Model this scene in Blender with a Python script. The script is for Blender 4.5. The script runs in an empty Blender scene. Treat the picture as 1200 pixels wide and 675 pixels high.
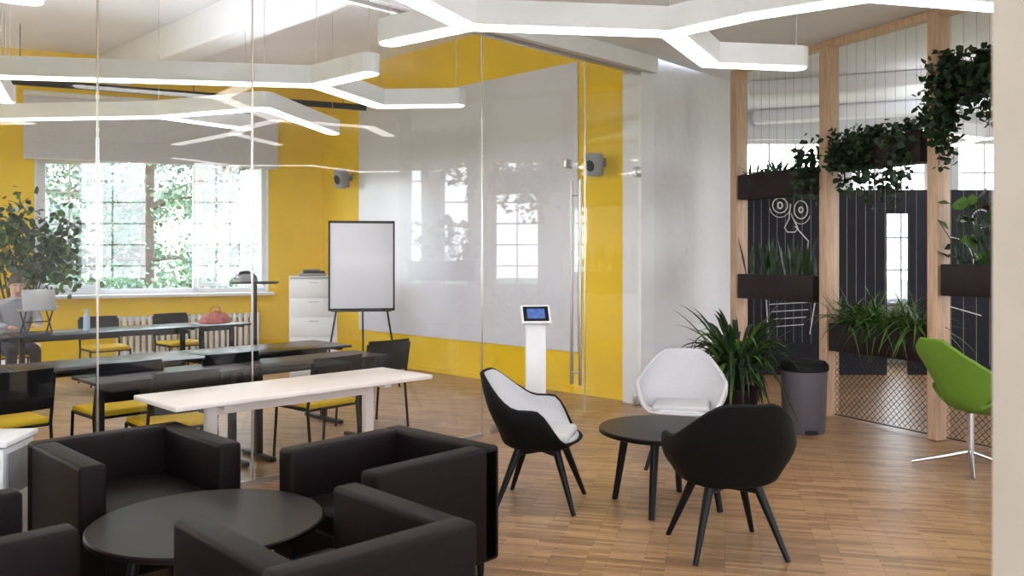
import bpy, bmesh, math, random
from mathutils import Vector, Matrix
random.seed(7)
scene=bpy.context.scene
R2=math.sqrt(2)

# ---------------------------------------------------------------- materials
def mat(name,col,rough=0.5,metal=0.0,var=0.0,scale=8.0,bump=0.0,emit=None,estr=0.0,spec=0.5,stretch=None):
    m=bpy.data.materials.new(name); m.use_nodes=True
    nt=m.node_tree; b=nt.nodes['Principled BSDF']
    b.inputs['Base Color'].default_value=(*col,1); b.inputs['Roughness'].default_value=rough
    b.inputs['Metallic'].default_value=metal; b.inputs['Specular IOR Level'].default_value=spec
    if var>0 or bump>0:
        tc=nt.nodes.new('ShaderNodeTexCoord'); n=nt.nodes.new('ShaderNodeTexNoise')
        n.inputs['Scale'].default_value=scale; n.inputs['Detail'].default_value=4
        mp=nt.nodes.new('ShaderNodeMapping')
        if stretch: mp.inputs['Scale'].default_value=stretch
        nt.links.new(tc.outputs['Object'],mp.inputs['Vector']); nt.links.new(mp.outputs[0],n.inputs['Vector'])
        if var>0:
            cr=nt.nodes.new('ShaderNodeValToRGB')
            cr.color_ramp.elements[0].position=0.3; cr.color_ramp.elements[1].position=0.7
            cr.color_ramp.elements[0].color=(*[c*(1-var) for c in col],1)
            cr.color_ramp.elements[1].color=(*[min(1,c*(1+var)) for c in col],1)
            nt.links.new(n.outputs['Fac'],cr.inputs['Fac']); nt.links.new(cr.outputs['Color'],b.inputs['Base Color'])
        if bump>0:
            bp=nt.nodes.new('ShaderNodeBump'); bp.inputs['Strength'].default_value=bump; bp.inputs['Distance'].default_value=0.02
            nt.links.new(n.outputs['Fac'],bp.inputs['Height']); nt.links.new(bp.outputs['Normal'],b.inputs['Normal'])
    if emit:
        b.inputs['Emission Color'].default_value=(*emit,1); b.inputs['Emission Strength'].default_value=estr
    return m

M_yellow=mat('yellow_paint',(0.92,0.61,0.006),0.55,var=0.05,scale=2)
M_white=mat('white_paint',(0.84,0.83,0.85),0.6,var=0.03,scale=3)
M_ceil=mat('ceiling_paint',(0.86,0.86,0.90),0.7,var=0.03,scale=2)
M_cream=mat('cream_paint',(0.72,0.67,0.60),0.6,var=0.04,scale=3)
M_board=mat('whiteboard_gloss',(0.75,0.75,0.83),0.20,var=0.03,scale=1)
M_frame=mat('window_white',(0.84,0.84,0.86),0.4,var=0.02,scale=5)
M_blind=mat('blind_fabric',(0.68,0.67,0.77),0.8,var=0.04,scale=30)
M_black=mat('black_metal',(0.007,0.007,0.008),0.4,var=0.2,scale=20,spec=.25)
M_blackpl=mat('black_plastic',(0.006,0.006,0.007),0.55,var=0.2,scale=20,spec=.2)
M_fabric=mat('dark_brown_leather',(0.0085,0.0045,0.0055),0.5,var=0.25,scale=120,bump=0.06,spec=0.14)
M_tabdark=mat('dark_table',(0.009,0.005,0.006),0.33,var=0.15,scale=3,spec=.13)
M_tabgrey=mat('grey_table',(0.014,0.013,0.017),0.24,var=0.1,scale=3,spec=.35)
M_tabwhite=mat('white_laminate',(0.82,0.74,0.69),0.35,var=0.02,scale=3)
M_seat=mat('yellow_fabric',(0.80,0.52,0.015),0.7,var=0.08,scale=60,bump=0.1)
M_tubout=mat('black_shell',(0.0045,0.0045,0.005),0.6,var=0.2,scale=60,spec=.15)
M_tubin=mat('light_grey_fabric',(0.56,0.55,0.57),0.8,var=0.05,scale=90,bump=0.1)
M_green=mat('green_fabric',(0.13,0.26,0.02),0.7,var=0.08,scale=90,bump=0.1)
M_chrome=mat('chrome',(0.7,0.7,0.72),0.2,metal=1.0,var=0.05,scale=5)
M_steel=mat('brushed_steel',(0.5,0.48,0.47),0.3,metal=1.0,var=0.05,scale=30)
M_wood=mat('pine_wood',(0.60,0.40,0.27),0.5,var=0.18,scale=6,stretch=(8,8,0.6))
M_planter=mat('planter_brown',(0.018,0.008,0.009),0.5,var=0.2,scale=10,spec=.25)
M_chalkb=mat('chalkboard',(0.012,0.011,0.017),0.6,var=0.2,scale=3,spec=.25)
M_chalk=mat('chalk',(0.7,0.7,0.7),0.9,var=0.05,scale=80)
M_string=mat('string',(0.35,0.34,0.34),0.8,var=0.05,scale=80)
M_net=mat('net_cord',(0.04,0.035,0.03),0.8,var=0.05,scale=80)
M_bin=mat('bin_grey',(0.10,0.085,0.10),0.5,var=0.08,scale=10)
M_leaf=mat('leaf_dark',(0.014,0.040,0.010),0.45,var=0.55,scale=14)
M_leaf2=mat('leaf_light',(0.07,0.15,0.02),0.45,var=0.45,scale=14)
M_leaf3=mat('ivy_leaf',(0.012,0.034,0.009),0.5,var=0.5,scale=14)
M_tree=mat('tree_leaf',(0.13,0.20,0.14),0.7,var=0.35,scale=1.0,spec=.2)
M_bark=mat('bark',(0.10,0.075,0.065),0.9,var=0.3,scale=10,bump=0.4)
M_soil=mat('soil',(0.03,0.02,0.015),0.95,var=0.3,scale=40)
M_lawn=mat('lawn',(0.15,0.22,0.08),0.95,var=0.3,scale=2)
M_facade=mat('facade',(0.60,0.52,0.40),0.9,var=0.1,scale=1)
M_skin=mat('skin',(0.55,0.33,0.24),0.5,var=0.06,scale=20)
M_hair=mat('hair',(0.04,0.022,0.014),0.6,var=0.4,scale=60,stretch=(1,1,0.2))
M_shirt=mat('shirt',(0.28,0.28,0.31),0.85,var=0.08,scale=30)
M_trous=mat('trousers',(0.03,0.035,0.06),0.85,var=0.1,scale=30)
M_silver=mat('laptop_silver',(0.32,0.32,0.33),0.35,metal=0.6,var=0.04,scale=10)
M_pink=mat('red_pink_cloth',(0.50,0.15,0.13),0.8,var=0.3,scale=25)
M_blue=mat('bottle_blue',(0.35,0.5,0.6),0.2,var=0.1,scale=10)
M_screen=mat('tablet_screen',(0.02,0.05,0.15),0.2,var=0.6,scale=25,emit=(0.05,0.10,0.28),estr=0.6)
M_led=mat('led_diffuser',(0.9,0.9,0.9),0.5,var=0.01,scale=3,emit=(1.0,0.96,0.92),estr=3.6)
M_upfill=mat('added_uplight_fill',(0.9,0.9,0.9),0.5,var=0.01,scale=3,emit=(0.93,0.96,1.0),estr=9.0)  # glow added on the fixture tops to brighten the ceiling
M_grey=mat('grey_plastic',(0.25,0.25,0.27),0.5,var=0.08,scale=10)
M_spk=mat('speaker_grey',(0.30,0.30,0.34),0.5,var=0.08,scale=60)

def glass_mat(name,tint=(0.975,0.985,0.985)):
    m=bpy.data.materials.new(name); m.use_nodes=True; nt=m.node_tree; nt.nodes.clear()
    o=nt.nodes.new('ShaderNodeOutputMaterial'); mx=nt.nodes.new('ShaderNodeMixShader')
    t=nt.nodes.new('ShaderNodeBsdfTransparent'); g=nt.nodes.new('ShaderNodeBsdfGlossy'); lw=nt.nodes.new('ShaderNodeLayerWeight')
    lw.inputs['Blend'].default_value=0.5
    pw=nt.nodes.new('ShaderNodeMath'); pw.operation='POWER'; pw.inputs[1].default_value=5
    ma=nt.nodes.new('ShaderNodeMath'); ma.operation='MULTIPLY_ADD'; ma.inputs[1].default_value=0.955; ma.inputs[2].default_value=0.045
    n=nt.nodes.new('ShaderNodeTexNoise'); n.inputs['Scale'].default_value=1.5
    mr=nt.nodes.new('ShaderNodeMapRange'); mr.inputs['To Min'].default_value=0.0; mr.inputs['To Max'].default_value=0.012
    nt.links.new(n.outputs['Fac'],mr.inputs['Value']); nt.links.new(mr.outputs[0],g.inputs['Roughness'])
    t.inputs['Color'].default_value=(*tint,1)
    nt.links.new(lw.outputs['Facing'],pw.inputs[0]); nt.links.new(pw.outputs[0],ma.inputs[0])
    nt.links.new(ma.outputs[0],mx.inputs[0]); nt.links.new(t.outputs[0],mx.inputs[1]); nt.links.new(g.outputs[0],mx.inputs[2])
    nt.links.new(mx.outputs[0],o.inputs[0]); return m
M_glass=glass_mat('clear_glass')

def floor_mat():
    m=bpy.data.materials.new('parquet'); m.use_nodes=True; nt=m.node_tree; b=nt.nodes['Principled BSDF']
    tc=nt.nodes.new('ShaderNodeTexCoord'); mp=nt.nodes.new('ShaderNodeMapping'); mp.inputs['Rotation'].default_value=(0,0,math.radians(14))
    br=nt.nodes.new('ShaderNodeTexBrick'); br.inputs['Scale'].default_value=1.0
    br.inputs['Brick Width'].default_value=0.30; br.inputs['Row Height'].default_value=0.032
    br.inputs['Mortar Size'].default_value=0.0016; br.inputs['Mortar Smooth'].default_value=0.3; br.inputs['Bias'].default_value=-0.15
    br.inputs['Color1'].default_value=(0.48,0.280,0.138,1); br.inputs['Color2'].default_value=(0.22,0.112,0.048,1)
    br.inputs['Mortar'].default_value=(0.10,0.05,0.025,1); br.offset=0.37; br.squash=1.0
    nt.links.new(tc.outputs['Object'],mp.inputs['Vector']); nt.links.new(mp.outputs[0],br.inputs['Vector'])
    n=nt.nodes.new('ShaderNodeTexNoise'); n.inputs['Scale'].default_value=5; n.inputs['Detail'].default_value=5
    mp2=nt.nodes.new('ShaderNodeMapping'); mp2.inputs['Rotation'].default_value=(0,0,math.radians(14)); mp2.inputs['Scale'].default_value=(1,9,1)
    nt.links.new(tc.outputs['Object'],mp2.inputs['Vector']); nt.links.new(mp2.outputs[0],n.inputs['Vector'])
    mr=nt.nodes.new('ShaderNodeMapRange'); mr.inputs['To Min'].default_value=0.6; mr.inputs['To Max'].default_value=1.35
    nt.links.new(n.outputs['Fac'],mr.inputs['Value'])
    mx=nt.nodes.new('ShaderNodeVectorMath'); mx.operation='SCALE'
    nt.links.new(br.outputs['Color'],mx.inputs[0]); nt.links.new(mr.outputs[0],mx.inputs['Scale'])
    nt.links.new(mx.outputs[0],b.inputs['Base Color']); b.inputs['Roughness'].default_value=0.36
    return m
M_floor=floor_mat()

def brick_white():
    m=bpy.data.materials.new('painted_brick'); m.use_nodes=True; nt=m.node_tree; b=nt.nodes['Principled BSDF']
    b.inputs['Base Color'].default_value=(0.80,0.78,0.80,1); b.inputs['Roughness'].default_value=0.6
    tc=nt.nodes.new('ShaderNodeTexCoord'); n=nt.nodes.new('ShaderNodeTexNoise'); n.inputs['Scale'].default_value=9; n.inputs['Detail'].default_value=6
    bp=nt.nodes.new('ShaderNodeBump'); bp.inputs['Strength'].default_value=0.6; bp.inputs['Distance'].default_value=0.03
    nt.links.new(tc.outputs['Object'],n.inputs['Vector']); nt.links.new(n.outputs['Fac'],bp.inputs['Height']); nt.links.new(bp.outputs[0],b.inputs['Normal'])
    return m
M_brick=brick_white()

# ---------------------------------------------------------------- mesh builder
class MB:
    def __init__(s): s.v=[];s.f=[];s.m=[];s.mats=[]
    def mi(s,mt):
        if mt not in s.mats: s.mats.append(mt)
        return s.mats.index(mt)
    def raw(s,vs,fs,mt):
        o=len(s.v); i=s.mi(mt); s.v+= [tuple(v) for v in vs]
        for f in fs: s.f.append(tuple(o+k for k in f)); s.m.append(i)
    def addbm(s,bm,mt,M=None):
        bm.verts.index_update()
        vs=[(M@v.co if M else v.co.copy()) for v in bm.verts]
        s.raw(vs,[[v.index for v in f.verts] for f in bm.faces],mt); bm.free()
    def box(s,c,size,mt,rz=0,bev=0,rot=None,seg=2):
        bm=bmesh.new(); bmesh.ops.create_cube(bm,size=1)
        for v in bm.verts: v.co=Vector((v.co.x*size[0],v.co.y*size[1],v.co.z*size[2]))
        if bev>0: bmesh.ops.bevel(bm,geom=bm.edges[:],offset=bev,segments=seg,profile=0.5,affect='EDGES')
        Rm=(rot.to_4x4() if rot is not None else Matrix.Rotation(rz,4,'Z'))
        s.addbm(bm,mt,Matrix.Translation(c)@Rm)
    def seg(s,p0,p1,w,z0,z1,mt,bev=0,ext=0):
        d=Vector((p1[0]-p0[0],p1[1]-p0[1])); L=d.length
        s.box(((p0[0]+p1[0])/2,(p0[1]+p1[1])/2,(z0+z1)/2),(L+ext,w,z1-z0),mt,rz=math.atan2(d.y,d.x),bev=bev)
    def tube(s,pts,r,mt,n=8):
        pts=[Vector(p) for p in pts]; k=len(pts)
        rs=r if isinstance(r,(list,tuple)) else [r]*k
        vs=[];fs=[]; up=None
        for i,p in enumerate(pts):
            t=(pts[min(i+1,k-1)]-pts[max(i-1,0)])
            if t.length<1e-9: t=Vector((0,0,1))
            t.normalize()
            if up is None:
                a=Vector((0,0,1)) if abs(t.z)<0.9 else Vector((1,0,0))
                up=(a-t*a.dot(t)).normalized()
            else:
                up=(up-t*up.dot(t)); 
                up=up.normalized() if up.length>1e-6 else t.orthogonal().normalized()
            w=t.cross(up)
            for j in range(n):
                a=2*math.pi*j/n; vs.append(p+(up*math.cos(a)+w*math.sin(a))*rs[i])
        for i in range(k-1):
            for j in range(n):
                fs.append((i*n+j,i*n+(j+1)%n,(i+1)*n+(j+1)%n,(i+1)*n+j))
        fs.append(tuple(range(n-1,-1,-1))); fs.append(tuple((k-1)*n+j for j in range(n)))
        s.raw(vs,fs,mt)
    def lathe(s,prof,mt,c=(0,0,0),n=32,M=None):
        vs=[];fs=[]
        for (r,z) in prof:
            for j in range(n):
                a=2*math.pi*j/n; v=Vector((r*math.cos(a),r*math.sin(a),z))
                if M: v=M@v
                vs.append(v+Vector(c))
        k=len(prof)
        for i in range(k-1):
            for j in range(n): fs.append((i*n+j,i*n+(j+1)%n,(i+1)*n+(j+1)%n,(i+1)*n+j))
        if prof[0][0]>1e-4: fs.append(tuple(range(n-1,-1,-1)))
        if prof[-1][0]>1e-4: fs.append(tuple((k-1)*n+j for j in range(n)))
        s.raw(vs,fs,mt)
    def grid(s,fn,nu,nv,mt,closeu=False,flip=False):
        vs=[fn(i/nu,j/nv) for j in range(nv+1) for i in range(nu+(0 if closeu else 1))]
        w=nu if closeu else nu+1; fs=[]
        for j in range(nv):
            for i in range(nu):
                q=(j*w+i,j*w+(i+1)%w,(j+1)*w+(i+1)%w,(j+1)*w+i)
                fs.append(q[::-1] if flip else q)
        s.raw(vs,fs,mt)
    def sphere(s,c,r,mt,n=16):
        bm=bmesh.new(); bmesh.ops.create_uvsphere(bm,u_segments=n,v_segments=max(6,n//2+2),radius=1)
        rr=r if isinstance(r,(tuple,list)) else (r,r,r)
        s.addbm(bm,mt,Matrix.Translation(c)@Matrix.Diagonal((*rr,1)))
    def strap(s,base,az,L,w,rise,droop,mt,n=6,tilt=0.0):
        d=Vector((math.cos(az),math.sin(az),0)); side=Vector((-d.y,d.x,0))
        vs=[]
        for i in range(n+1):
            t=i/n
            p=Vector(base)+d*(L*t)+Vector((0,0,rise*t-droop*t*t))
            ww=w*(0.35+1.3*t if t<0.5 else 2.0*(1-t)+0.02)*0.5
            up=Vector((0,0,1))*ww*0.5
            vs+= [p-side*ww+up,p,p+side*ww+up]
        fs=[]
        for i in range(n):
            a=i*3
            fs+=[(a,a+1,a+4,a+3),(a+1,a+2,a+5,a+4)]
        s.raw(vs,fs,mt)
    def leaf(s,p,size,mt,nrm=None,dirv=None):
        nrm=nrm or Vector((random.gauss(0,1),random.gauss(0,1),random.gauss(0,1)+0.6)).normalized()
        a=dirv or Vector((random.gauss(0,1),random.gauss(0,1),random.gauss(0,1)-0.3))
        a=(a-nrm*a.dot(nrm)).normalized(); b=nrm.cross(a); p=Vector(p); c=size
        vs=[p,p+a*c*0.35+b*c*0.42+nrm*c*.08,p+a*c*0.75+b*c*0.27,p+a*c,p+a*c*0.75-b*c*0.27,p+a*c*0.35-b*c*0.42+nrm*c*.08]
        s.raw(vs,[(0,1,2,3),(0,3,4,5)],mt)
    def mesh(s,name,smooth=True,ang=38):
        me=bpy.data.meshes.new(name); me.from_pydata(s.v,[],s.f)
        for m in s.mats: me.materials.append(m)
        me.polygons.foreach_set('material_index',s.m)
        if smooth:
            me.polygons.foreach_set('use_smooth',[True]*len(s.f))
        me.update()
        if smooth: me.set_sharp_from_angle(angle=math.radians(ang))
        return me
    def done(s,name,loc=(0,0,0),rz=0,smooth=True,ang=38):
        return place(name,s.mesh(name,smooth,ang),loc,rz)
def place(name,me,loc=(0,0,0),rz=0,parent=None):
    o=bpy.data.objects.new(name,me); scene.collection.objects.link(o)
    o.location=loc; o.rotation_euler=(0,0,rz)
    if parent: o.parent=parent
    return o
def face(fx,fy): return math.atan2(-fx,fy)

# ---------------------------------------------------------------- room layout
C=Vector((1.45,9.25)); K=Vector((-3.04,13.74))
WD=Vector((-0.904,-0.427)); WN=Vector((0.427,-0.904))
def Wp(a,off=0): p=K+WD*a+WN*off; return (p.x,p.y)
def Gp(s,off=0): return (1.45-s+off*0.7071,9.25-s-off*0.7071)      # glass line; off>0 toward lounge
def Bp(d,off=0): return (1.45-d-off*0.7071,9.25+d-off*0.7071)      # whiteboard wall; off>0 into room
HC=3.75; HR=4.5

def wall(name,p0,p1,z0,z1,mt,thick,side,ops=(),mat2=None):
    p0=Vector(p0);p1=Vector(p1); d=p1-p0; L=d.length; d.normalize(); nrm=Vector((-d.y,d.x))*side*thick/2
    mb=MB()
    def piece(a,b,za,zb):
        if b-a<1e-4 or zb-za<1e-4: return
        q0=p0+d*a+nrm; q1=p0+d*b+nrm; mb.seg(q0,q1,thick,za,zb,mt)
    cur=0
    for (a,b,za,zb) in sorted(ops):
        piece(cur,a,z0,z1); piece(a,b,z0,za); piece(a,b,zb,z1); cur=b
    piece(cur,L,z0,z1)
    return mb.done(name,smooth=False)

mb=MB(); mb.box((0,5.5,-0.06),(22,20,0.12),M_floor); mb.done('floor',smooth=False)
wall('wall_window',tuple(K),Wp(7.4),0,HR,M_yellow,0.40,-1,ops=[(0.86,4.07,1.04,3.06)])
wall('wall_whiteboard',Bp(0.16),tuple(K),0,HR,M_yellow,0.3,-1)
WL=Wp(7.4); GE=Gp(6.6)
wall('wall_meeting_left',WL,GE,0,HR,M_yellow,0.2,-1,ops=[(1.6,3.2,1.0,3.2),(4.2,5.8,1.0,3.2)])
wall('wall_left',GE,(-5.15,-3.0),0,HR,M_white,0.2,-1)
mb=MB(); mb.seg(Gp(6.6),Gp(-0.05),0.22,3.58,HR,M_white); mb.done('wall_header',smooth=False)
mb=MB(); mb.seg(Bp(0.16,0.0),Bp(-0.02,0.0),0.24,0,3.58,M_white,bev=.01); mb.done('trim_glass_jamb',smooth=False)
E=Vector((2.72,10.52))
wall('wall_brick',tuple(C),tuple(E),0,HC+0.1,M_brick,0.3,1)
wall('wall_hall_side',tuple(E),(2.72,12.8),0,HC+0.1,M_white,0.2,1)
bw=[(0.9,2.1,0.9,3.35),(2.5,3.7,0.9,3.35),(4.1,5.5,0.9,3.35)]
wall('wall_back',(2.6,12.8),(8.6,12.8),0,HC+0.1,M_white,0.3,1,ops=bw)
rw=[(12.8-y1,12.8-y0,1.0,3.45) for (y0,y1) in [(10.2,11.2),(8.75,9.3),(7.45,8.35),(6.45,7.0),(5.75,6.1),(1.6,2.6),(-0.6,0.8)]]
wall('wall_right',(8.5,12.8),(8.5,-3.0),0,HC+0.1,M_white,0.35,1,ops=rw)
wall('wall_front',(8.5,-3.0),(-5.15,-3.0),0,HR,M_white,0.35,1,ops=[(1.0,2.8,0.9,3.3),(3.6,5.4,0.9,3.3),(6.2,8.0,0.9,3.3),(8.8,10.6,0.9,3.3),(11.2,12.8,0.9,3.3)])  # unseen wall behind camera; windows made large to bring in light

def poly_slab(name,pts,z0,z1,mt):
    n=len(pts); vs=[(x,y,z0) for x,y in pts]+[(x,y,z1) for x,y in pts]
    fs=[tuple(range(n-1,-1,-1)),tuple(range(n,2*n))]+[(i,(i+1)%n,n+(i+1)%n,n+i) for i in range(n)]
    mb=MB(); mb.raw(vs,fs,mt)
    return mb
g0=Gp(6.7); 
poly_slab('c',[(g0[0]+.05,g0[1]-.05),(-5.2,-3.1),(8.7,-3.1),(8.7,13.0),(2.55,13.0),(2.55,10.35),(1.5,9.2)],HC,HC+0.12,M_ceil).done('ceiling_lounge',smooth=False)
poly_slab('c',[(g0[0],g0[1]),Gp(-0.1),(-3.0,13.95),Wp(7.6)],HR,HR+0.12,M_ceil).done('ceiling',smooth=False)

for k in (6.6,2.6,-1.4):
    x0=(k-7.8)/2; y0=k-x0
    a=(K.x+K.y-k)/(0.904+0.427)
    q=Wp(a)
    if a>7.3: continue
    mb=MB(); mb.seg((x0-.08,y0+.08),q,0.36,4.08,HR,M_ceil,bev=0.02); mb.done('ceiling_beam',smooth=False)
for (p,q) in [((2.95,10.6),(8.4,8.6)),((3.6,12.7),(8.4,10.6))]:
    mb=MB(); mb.seg(p,q,0.30,3.56,HC,M_ceil,bev=0.03); mb.done('ceiling_beam',smooth=False)

mb=MB(); mb.seg(Bp(0.676,0.012),Bp(3.77,0.012),0.02,0.48,3.86,M_board,bev=0.003); mb.done('whiteboard',smooth=False)
mb=MB(); mb.seg(Bp(0.18,0.012),Bp(4.45,0.012),0.02,0,0.07,M_yellow); mb.done('baseboard_whiteboard',smooth=False)
mb=MB(); mb.seg((1.47+.02,9.27-.02),(2.70,10.50-.02),0.02,0,0.08,M_white); mb.done('baseboard_brick',smooth=False)

# ---------------------------------------------------------------- glass partition
joints=[6.55,5.2,4.0,3.27,1.714,0.72,0.03]
mb=MB()
for i,(a,b) in enumerate(zip(joints[:-1],joints[1:])):
    if i==4: continue
    mb.seg(Gp(a-0.006),Gp(b+0.006),0.012,0.03,3.58,M_glass)
for j in joints[1:-1]:
    mb.seg(Gp(j+0.003),Gp(j-0.003),0.013,0.03,3.58,M_steel)
mb.seg(Gp(6.55),Gp(1.714),0.035,0,0.035,M_steel)
mb.seg(Gp(6.55),Gp(0.03),0.05,3.55,3.585,M_steel)
mb.done('glass_partition',smooth=False)
mb=MB(); mb.seg(Gp(1.70),Gp(0.735),0.012,0.012,3.54,M_glass)
for off in (0.055,-0.055):
    a=Gp(0.82,off); mb.tube([(a[0],a[1],0.33),(a[0],a[1],2.35)],0.016,M_steel,10)
    for z in (0.45,2.2):
        b=Gp(0.82,0); mb.tube([(a[0],a[1],z),(b[0],b[1],z)],0.010,M_steel)
for s_,z in ((0.90,2.50),(1.60,0.06)):
    a=Gp(s_); mb.box((a[0],a[1],z),(0.10,0.04,0.09),M_steel,rz=math.pi/4,bev=0.008)
mb.done('door_1')
mb=MB(); a=Gp(0.10)
for z in (2.50,0.06): mb.box((a[0],a[1],z),(0.12,0.05,0.11),M_steel,rz=math.pi/4,bev=0.008)
mb.done('trim_glass_clamp')

# ---------------------------------------------------------------- main window
def sash(mb,p,d,w,z0,z1,cols,rows,fw=0.055,glass=True,top=None):
    p=Vector(p[:2]);d=Vector(d[:2])
    q=p+d*w
    mb.seg(p,q,0.05,z0,z0+fw,M_frame); mb.seg(p,q,0.05,z1-fw,z1,M_frame)
    mb.seg(p,p+d*fw,0.05,z0+fw,z1-fw,M_frame); mb.seg(q-d*fw,q,0.05,z0+fw,z1-fw,M_frame)
    for i in range(1,cols):
        a=p+d*(w*i/cols-0.014); mb.seg(a,a+d*0.028,0.03,z0+fw,z1-fw,M_frame)
    for i in range(1,rows):
        z=z0+(z1-z0)*i/rows; mb.seg(p+d*fw,q-d*fw,0.028,z-0.014,z+0.014,M_frame)
    if glass: mb.seg(p+d*fw,q-d*fw,0.006,z0+fw,z1-fw,M_glass)
def zz(a,off=-0.16): return Wp(a,off)
mb=MB()
for a in (0.86,1.9,3.2,4.01):
    mb.seg(zz(a),zz(a+0.06),0.09,1.04,3.06,M_frame)
mb.seg(zz(0.86),zz(4.07),0.09,1.04,1.11,M_frame); mb.seg(zz(0.86),zz(4.07),0.09,2.99,3.06,M_frame)
sash(mb,zz(3.26),WD,0.75,1.11,2.99,2,4,fw=.07)
for (a,ang,sgn,w) in ((0.93,-62,1,0.55),(1.90,24,-1,0.52)):
    d=Matrix.Rotation(math.radians(ang),2)@ (WD*sgn)
    sash(mb,zz(a,-0.10),d,w,1.13,2.97,2,4,fw=.07)
mb.seg(Wp(0.80,0.05),Wp(4.13,0.05),0.32,0.995,1.04,M_frame,bev=0.008)
mb.seg(Wp(0.86,-0.28),Wp(4.07,-0.28),0.25,1.0,1.045,M_frame)
mb.seg(Wp(0.862,-0.2),Wp(0.875,-0.2),0.4,1.04,3.06,M_frame); mb.seg(Wp(4.055,-0.2),Wp(4.068,-0.2),0.4,1.04,3.06,M_frame)
mb.done('window_1',smooth=False)
mb=MB(); mb.seg(Wp(0.72,0.05),Wp(4.2,0.05),0.006,2.98,3.86,M_blind); mb.tube([(*Wp(0.72,0.06),3.88),(*Wp(4.2,0.06),3.88)],0.04,M_frame)
mb.tube([(*Wp(0.72,0.05),2.97),(*Wp(4.2,0.05),2.97)],0.012,M_frame); mb.done('roller_blind')
mb=MB(); ra=Vector((-2.15,12.55,3.78)); rb=Vector((-8.3,9.65,3.78)); mb.tube([ra,rb],0.045,M_black,12)
for t in (0.05,0.35,0.65,0.95):
    p=ra.lerp(rb,t); mb.tube([p,(p.x,p.y,HR)],0.006,M_black,5)
mb.done('curtain_rail')
mb=MB()
a0,a1=1.05,3.0
n=24
for i in range(n):
    a=a0+(a1-a0)*i/(n-1); p=Wp(a,0.12)
    mb.box((p[0],p[1],0.43),(0.055,0.10,0.60),M_frame,rz=math.atan2(WD.y,WD.x),bev=0.018)
for z in (0.18,0.68): mb.tube([(*Wp(a0,0.12),z),(*Wp(a1,0.12),z)],0.025,M_frame)
for a in (a0+.05,a1-.05): p=Wp(a,0.12); mb.box((p[0],p[1],0.07),(0.04,0.08,0.14),M_frame)
mb.done('radiator')

def win_simple(name,p0,d,w,z0,z1,cols,rows,shut=False):
    mb=MB(); sash(mb,p0,d,w,z0,z1,cols,rows,glass=False)
    mb.done(name,smooth=False)
k=2
for (a,b,za,zb) in rw:
    win_simple(f'window_{k}',(8.65,12.8-a),(0,-1),b-a,za,zb,2 if b-a>0.6 else 1,6); k+=1
for (a,b,_,_) in bw:
    win_simple(f'window_{k}',(2.6+a,12.95),(1,0),b-a,0.9,3.35,3,5); k+=1
for (a,b) in ((1.0,2.8),(3.6,5.4),(6.2,8.0),(8.8,10.6),(11.2,12.8)):
    win_simple(f'window_{k}',(8.5-a,-3.17),(-1,0),b-a,0.9,3.3,3,3); k+=1
dml=(Vector(GE)-Vector(WL)).normalized()
for (a,b) in ((1.6,3.2),(4.2,5.8)):
    p=Vector(WL)+dml*a+Vector((dml.y,-dml.x))*0.1
    win_simple(f'window_{k}',p,dml,b-a,1.0,3.2,3,3); k+=1

# ---------------------------------------------------------------- outside
mb=MB(); mb.box((0,0,-0.7),(160,160,0.1),M_lawn); mb.done('lawn_ground',smooth=False)
def tree(loc,h,r,nl,seed,th=1.5):
    random.seed(seed); mb=MB()
    pts=[(0,0,0)]; x=y=0
    for i in range(1,7):
        x+=random.uniform(-.12,.12); y+=random.uniform(-.12,.12); pts.append((x,y,h*i/6))
    mb.tube(pts,[0.19-0.02*i for i in range(7)],M_bark,10)
    cl=[]
    for i in range(24):
        t=random.uniform(0.2,1.0); b=Vector(pts[min(6,int(t*6))]); az=random.uniform(0,6.28); L=random.uniform(0.5,1)*r
        e=b+Vector((math.cos(az)*L,math.sin(az)*L,random.uniform(-.1,.6)*L)); mb.tube([b,b.lerp(e,.5)+Vector((0,0,.12)),e],[0.06,0.04,0.012],M_bark,6); cl.append(e)
        cl.append(b.lerp(e,.65))
    for i in range(nl):
        c=random.choice(cl); p=c+Vector((random.gauss(0,.38),random.gauss(0,.38),random.gauss(0,.20)))
        mb.leaf(p,random.uniform(0.06,0.14),M_tree)
    mb.done('tree',loc)
tree((-8.1,19.0,-0.65),6.5,1.7,6500,1)
tree((-10.9,22.5,-0.65),7.0,2.1,6500,2)
tree((-8.6,26.0,-0.65),7.0,2.2,7500,3)
tree((-15.0,26,-0.65),7.0,2.0,3000,4)
random.seed(11)
mb=MB(); mb.box((-9,38,2.0),(36,3,5.4),M_facade)
for i in range(12):
    for z in (0.9,3.2): mb.box((-25+i*2.9,36.48,z),(1.2,0.1,1.4),M_grey)
mb.done('neighbour_building',smooth=False)
mb=MB()
for i in range(5200):
    x=random.uniform(-14,-4); p=(x,17.0+random.uniform(-.3,.3),random.uniform(-0.6,1.15)+0.25*math.sin(x*1.7))
    mb.leaf(p,random.uniform(.06,.13),M_tree)
mb.done('hedge')

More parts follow.
